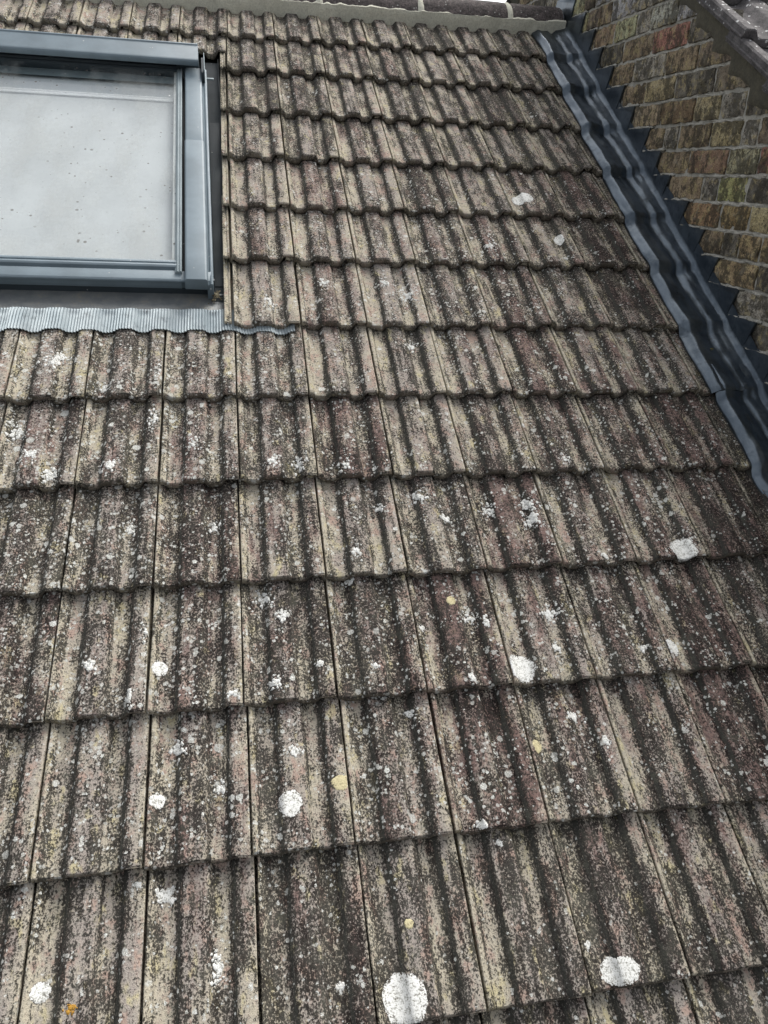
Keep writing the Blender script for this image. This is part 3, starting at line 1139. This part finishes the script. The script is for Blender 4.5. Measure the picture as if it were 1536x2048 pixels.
KNOWN = {(0, 0): (.20, .14, .085), (0, 1): (.30, .235, .12), (0, 2): GREY, (0, 3): PALE, (0, 4): (.38, .34, .23), (1, 0): DARK, (1, 1): BROWN, (1, 2): (.24, .11, .08), (1, 3): DARK,
         (2, 0): BROWN, (2, 1): GREY, (2, 2): BROWN, (2, 3): (.13, .10, .07), (3, 0): BROWN, (3, 1): OCHRE, (3, 2): DARK, (3, 3): (.14, .115, .08), (4, 0): (.22, .17, .105),
         (4, 1): (.13, .09, .05), (4, 2): (.27, .23, .13), (4, 3): GREY, (5, 0): BROWN, (5, 2): BROWN, (5, 3): (.25, .21, .11), (5, 4): GREY, (6, 0): BROWN, (6, 1): (.19, .12, .075),
         (6, 2): (.3, .25, .15), (6, 3): RED, (7, 0): BROWN, (7, 1): GREY, (7, 2): (.33, .22, .075), (7, 3): DARK, (8, 0): (.26, .16, .08), (8, 1): (.17, .12, .05), (8, 2): OCHRE,
         (10, 0): (.24, .165, .085)}

def brick(h0, h1, z0, z1, col, seed):
    nx_, nzv = max(5, int((h1 - h0) / .09)), 7
    a0, a1 = h0 + .03, h1 - .03
    b0, b1 = z0 + .032, z1 - .03
    hc, zc = (a0 + a1) / 2, (b0 + b1) / 2
    tilt = random.uniform(-.012, .012)
    face = random.uniform(-.016, .012)
    vs = []
    def edge(i, n):
        return min(i, n - 1 - i)
    for layer in range(2):
        for j in range(nzv):
            for i in range(nx_):
                fx, fz = i / (nx_ - 1), j / (nzv - 1)
                h = a0 + (a1 - a0) * fx + fbm(fz * 2.2 + seed, fx * 5, 1.0, 2) * .034
                z = b0 + (b1 - b0) * fz + fbm(fx * 6 + seed, fz * 2, 5.0, 2) * .030 + tilt * (h - hc)
                corner = (1 if i in (0, nx_ - 1) else 0) + (1 if j in (0, nzv - 1) else 0)
                if layer == 0:
                    x = face + fbm(h * 5, z * 5, seed, 3) * .022 + (.008 if corner else 0) + (.008 if corner > 1 else 0)
                else:
                    x = .3
                vs.append((x, -(h - hc), z - zc))
    fs = grid_faces(nx_, nzv)
    o_ = nx_ * nzv
    ring = [i for i in range(nx_)] + [j * nx_ + nx_ - 1 for j in range(1, nzv)] + [(nzv - 1) * nx_ + i for i in range(nx_ - 2, -1, -1)] + [j * nx_ for j in range(nzv - 2, 0, -1)]
    for a, b in zip(ring, ring[1:] + ring[:1]):
        fs.append((a, b, b + o_, a + o_))
    o = add('brick', mesh_from('brick', vs, fs, M_BRICK, 45), wall, (UW * S, -hc * S, zc * S))
    o.color = (*col, 1)

PALETTE = [OCHRE, BROWN, BROWN, DARK, DARK, GREY, (.22, .16, .08), (.13, .10, .07), RED, PALE]
for k in range(-10, 21):
    z0, z1 = rz(k), rz(k - 1)
    zm = (z0 + z1) / 2
    ps = list(PERP.get(k, [-13.0 + random.uniform(-.5, .5)]))
    first = ps[0]
    while ps[0] > -21.5:
        ps.insert(0, ps[0] - random.choice((1.15, 1.12, .56, 1.18)))
    while ps[-1] < -.5:
        ps.append(ps[-1] + random.choice((1.15, 1.12, .56, 1.18)))
    for h0, h1 in zip(ps, ps[1:]):
        n0 = wall_n((h0 + h1) / 2, zm)
        if n0 < -.15 or n0 > 2.98 or h0 < -21 or (h0 + h1) / 2 > -1.2:
            continue
        idx = ps.index(h0) - ps.index(first)
        col = KNOWN.get((k, idx)) or random.choice(PALETTE)
        j = random.uniform(1.9, 2.9)
        brick(h0, h1, z0, z1, tuple(min(.6, (c_ * .85 + sum(col) / 3 * .15) * j) for c_ in col), k * 3.7 + idx * 1.9)

def mortar_sheet():
    st_ = .07
    h0, h1, z0, z1 = -21.6, -.9, -.2, 13.7
    nh, nzn = int((h1 - h0) / st_), int((z1 - z0) / st_)
    ids, vs, fs = {}, [], []
    def vid(i, j):
        if (i, j) not in ids:
            h, z = h0 + i * st_, z0 + j * st_
            ids[(i, j)] = len(vs)
            vs.append((UW + .028 + fbm(h * 6, z * 6, 2.2, 3) * .016, -h, z))
        return ids[(i, j)]
    for j in range(nzn):
        for i in range(nh):
            n = wall_n(h0 + (i + .5) * st_, z0 + (j + .5) * st_)
            if -.6 < n < 3.05:
                fs.append((vid(i, j), vid(i + 1, j), vid(i + 1, j + 1), vid(i, j + 1)))
    add('mortar', mesh_from('mortar', vs, fs, M_MORTAR, 60), wall)
mortar_sheet()

def smear(pts_h, z0, hgt, mat, name, seed, proud=.035):
    """a rough ribbon of pointing along a bed joint"""
    h0, h1 = pts_h
    n_ = max(6, int((h1 - h0) / .035))
    vs = []
    m = 6
    for i in range(n_):
        h = h0 + (h1 - h0) * i / (n_ - 1)
        e = min(1, min(i, n_ - 1 - i) / 2.0)
        ht = hgt * (.75 + .8 * nz(h * 7, seed)) * (.35 + .65 * e)
        for j in range(m):
            f = j / (m - 1)
            bulge = math.sin(f * math.pi) ** .6
            x = UW + .02 - (proud + .03 * nz(h * 9, f * 2, seed)) * bulge * (.4 + .6 * e)
            vs.append((x, -h, z0 - ht * .45 + ht * f + nz(h * 5, seed, 1) * .018))
    fs = []
    for i in range(n_ - 1):
        for j in range(m - 1):
            a = i * m + j
            fs.append((a, a + 1, a + m + 1, a + m))
    add(name, mesh_from(name, vs, fs, mat, 60), wall)

for k in range(-2, 20):
    smear((tooth(k) - .02, tooth(k + 1) + .26), rz(k) - .005, .085, M_POINT, 'pointing', k * 2.3, .06)
for k, a, b in ((2, -11.2, -9.0), (1, -12.3, -9.6), (3, -11.2, -8.9), (4, -10.0, -8.2), (6, -9.2, -7.3), (7, -8.9, -7.2), (8, -8.6, -6.6), (9, -8.3, -6.4), (0, -12.4, -11.7), (-1, -12.6, -11.6), (5, -9.9, -7.4), (10, -7.5, -6.0)):
    smear((a, b), rz(k) - .012, .07, M_MORTAR, 'pointing', k * 5.1 + 1, .01)

# smooth mortar packed under the neighbour's verge
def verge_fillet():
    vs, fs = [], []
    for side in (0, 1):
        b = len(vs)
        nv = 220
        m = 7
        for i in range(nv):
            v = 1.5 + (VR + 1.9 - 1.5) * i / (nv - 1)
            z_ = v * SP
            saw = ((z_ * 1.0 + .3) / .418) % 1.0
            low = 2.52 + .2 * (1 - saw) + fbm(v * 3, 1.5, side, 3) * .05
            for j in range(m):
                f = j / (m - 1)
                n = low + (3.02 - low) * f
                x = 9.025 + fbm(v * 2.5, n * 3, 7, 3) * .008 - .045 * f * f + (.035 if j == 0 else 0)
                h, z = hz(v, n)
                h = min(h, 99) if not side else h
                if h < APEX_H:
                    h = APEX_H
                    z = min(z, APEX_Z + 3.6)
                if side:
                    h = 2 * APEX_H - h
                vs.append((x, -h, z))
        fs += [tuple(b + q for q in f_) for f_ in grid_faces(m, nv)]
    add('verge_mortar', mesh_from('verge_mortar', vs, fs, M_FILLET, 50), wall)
verge_fillet()

# ------------------------------------------------------------------ the neighbour's roof above the gable
nroof = root('neighbour_roof', 'dark grey lichened tile verge of the higher roof at top right', 'roof')
NB = 3.13
NPROF = [(0, .10), (.03, .125), (.16, .125), (.20, .11), (.27, .02), (.33, 0), (.55, 0), (.61, .02), (.68, .11), (.72, .125), (.95, .125), (1.02, .11), (1.09, .02), (1.13, 0), (1.3, 0), (1.44, .03)]

def ntile_mesh(seed):
    xs = [p[0] for p in NPROF]
    ys = [0, .015, .05, .2, .5, .9, 1.3, 1.7, 1.86]
    nx_, ny_ = len(xs), len(ys)
    vs = []
    for j, y in enumerate(ys):
        for x, q in NPROF:
            z = q - .14 * y / G - (.02 if j == 0 else 0) + fbm(x * 3 + seed, y * 2, seed, 2) * .006
            vs.append((x, y + (fbm(x * 6, seed, 1, 2) * .012 if j == 0 else 0), z))
    fs = grid_faces(nx_, ny_)
    b = len(vs)
    for x, q in NPROF:
        vs.append((x, .0, q - .125))
    for i in range(nx_ - 1):
        fs.append((i, i + 1, b + i + 1, b + i))
    # left flank with a thin lip
    prev = [j * nx_ for j in range(ny_)]
    for dx, dz in ((-.004, -.075), (-.03, -.085), (-.03, -.10), (.0, -.105), (.0, -.15)):
        b = len(vs)
        for j in range(ny_):
            x, y, z = vs[j * nx_]
            vs.append((dx, y, z + dz + .0))
        for j in range(ny_ - 1):
            fs.append((prev[j], prev[j + 1], b + j + 1, b + j))
        prev = [b + j for j in range(ny_)]
    return mesh_from('tile', vs, fs, M_NTILE, 35)
NV = [ntile_mesh(3.1 * k) for k in range(3)]
for r in range(-7, 6):
    for c in range(0, 3):
        add('tile', random.choice(NV), nroof, ((8.93 + c * 1.44 + random.uniform(-.01, .01)) * S, (11.93 + r * G) * S, NB * S), (R_(random.uniform(-.4, .2)), 0, R_(random.uniform(-.4, .4))))
# underlay and the far slope
def ndeck():
    vs = []
    def w(h, z, u):
        y = -h
        vs.append((u, y * CP + z * SP, -y * SP + z * CP))
    top = APEX_Z + 3.0 / CP - .05
    for u0, u1, dz in ((8.99, 13.4, 0.0),):
        for u in (u0, u1):
            w(-3.0, top - (-3.0 - APEX_H) * SP / CP, u)
            w(APEX_H, top, u)
            w(2 * APEX_H + 3.0, top - (-3.0 - APEX_H) * SP / CP, u)
    fs = [(0, 3, 4, 1), (1, 4, 5, 2)]
    add('underlay', mesh_from('underlay', vs, fs, M_DECK, 0), nroof)
ndeck()
far = []
for r in range(4):
    # far slope verge tiles: mirrored about the vertical through the apex
    o = add('tile', NV[r % 3], nroof)
    h, z = hz(11.93 + (5 - r) * G - 1.35, NB)
    h = 2 * APEX_H - h
    # local frame on the far slope: x to the left, y up that slope
    ex = Vector((-1, 0, 0))
    ey = Vector((0, -CP, SP))
    ez = ex.cross(ey)
    m = Matrix((ex, ey, ez)).transposed().to_4x4()
    pos = Vector(((8.93 + 1.44) * S, -h * S, z * S))
    o.matrix_local = ROT.inverted() @ (Matrix.Translation(pos) @ m)

# ------------------------------------------------------------------ small debris
def clump(name, x, y, n0, size, count, mat, label, cat, seed):
    u, v = roof_hit(x, y, n0)
    rng = random.Random(seed)
    vs, fs = [], []
    for _ in range(count):
        a, k = rng.uniform(0, 6.28), abs(rng.gauss(0, .5))
        cx, cy, cz = math.cos(a) * k * size, math.sin(a) * k * size * 1.3, max(0, .06 * (1 - k)) + rng.uniform(0, .02)
        s = size * rng.uniform(.1, .3)
        q = Matrix.Rotation(rng.uniform(0, 6), 3, 'Z') @ Matrix.Rotation(rng.uniform(-.7, .7), 3, 'X')
        b = len(vs)
        for d in ((-1, -.4, 0), (0, -.5, .25), (1, 0, 0), (0, .5, .2), (-.7, .4, .05), (0, 0, -.25)):
            p = q @ Vector(d)
            vs.append((cx + p.x * s, cy + p.y * s, cz + p.z * s))
        fs += [(b, b + 1, b + 3, b + 4), (b + 1, b + 2, b + 3), (b, b + 5, b + 1), (b + 1, b + 5, b + 2), (b + 2, b + 5, b + 3), (b + 3, b + 5, b + 4), (b + 4, b + 5, b)]
    me = mesh_from(name, vs, fs, mat, 0)
    o = add(name, me)
    o.matrix_world = ROT @ Matrix.Translation((u * S, v * S, n0 * S))
    return tag(o, label, cat)

clump('leaf_litter', 432, 596, -.15, .12, 60, M_DEBRIS, 'clump of brown leaf litter in the lower right corner of the window gutter', 'debris', 5)
clump('moss_tuft', 1422, 703, .02, .05, 22, M_MOSS, 'yellow moss flecks lying along the fold of the lead flashing', 'moss', 9)
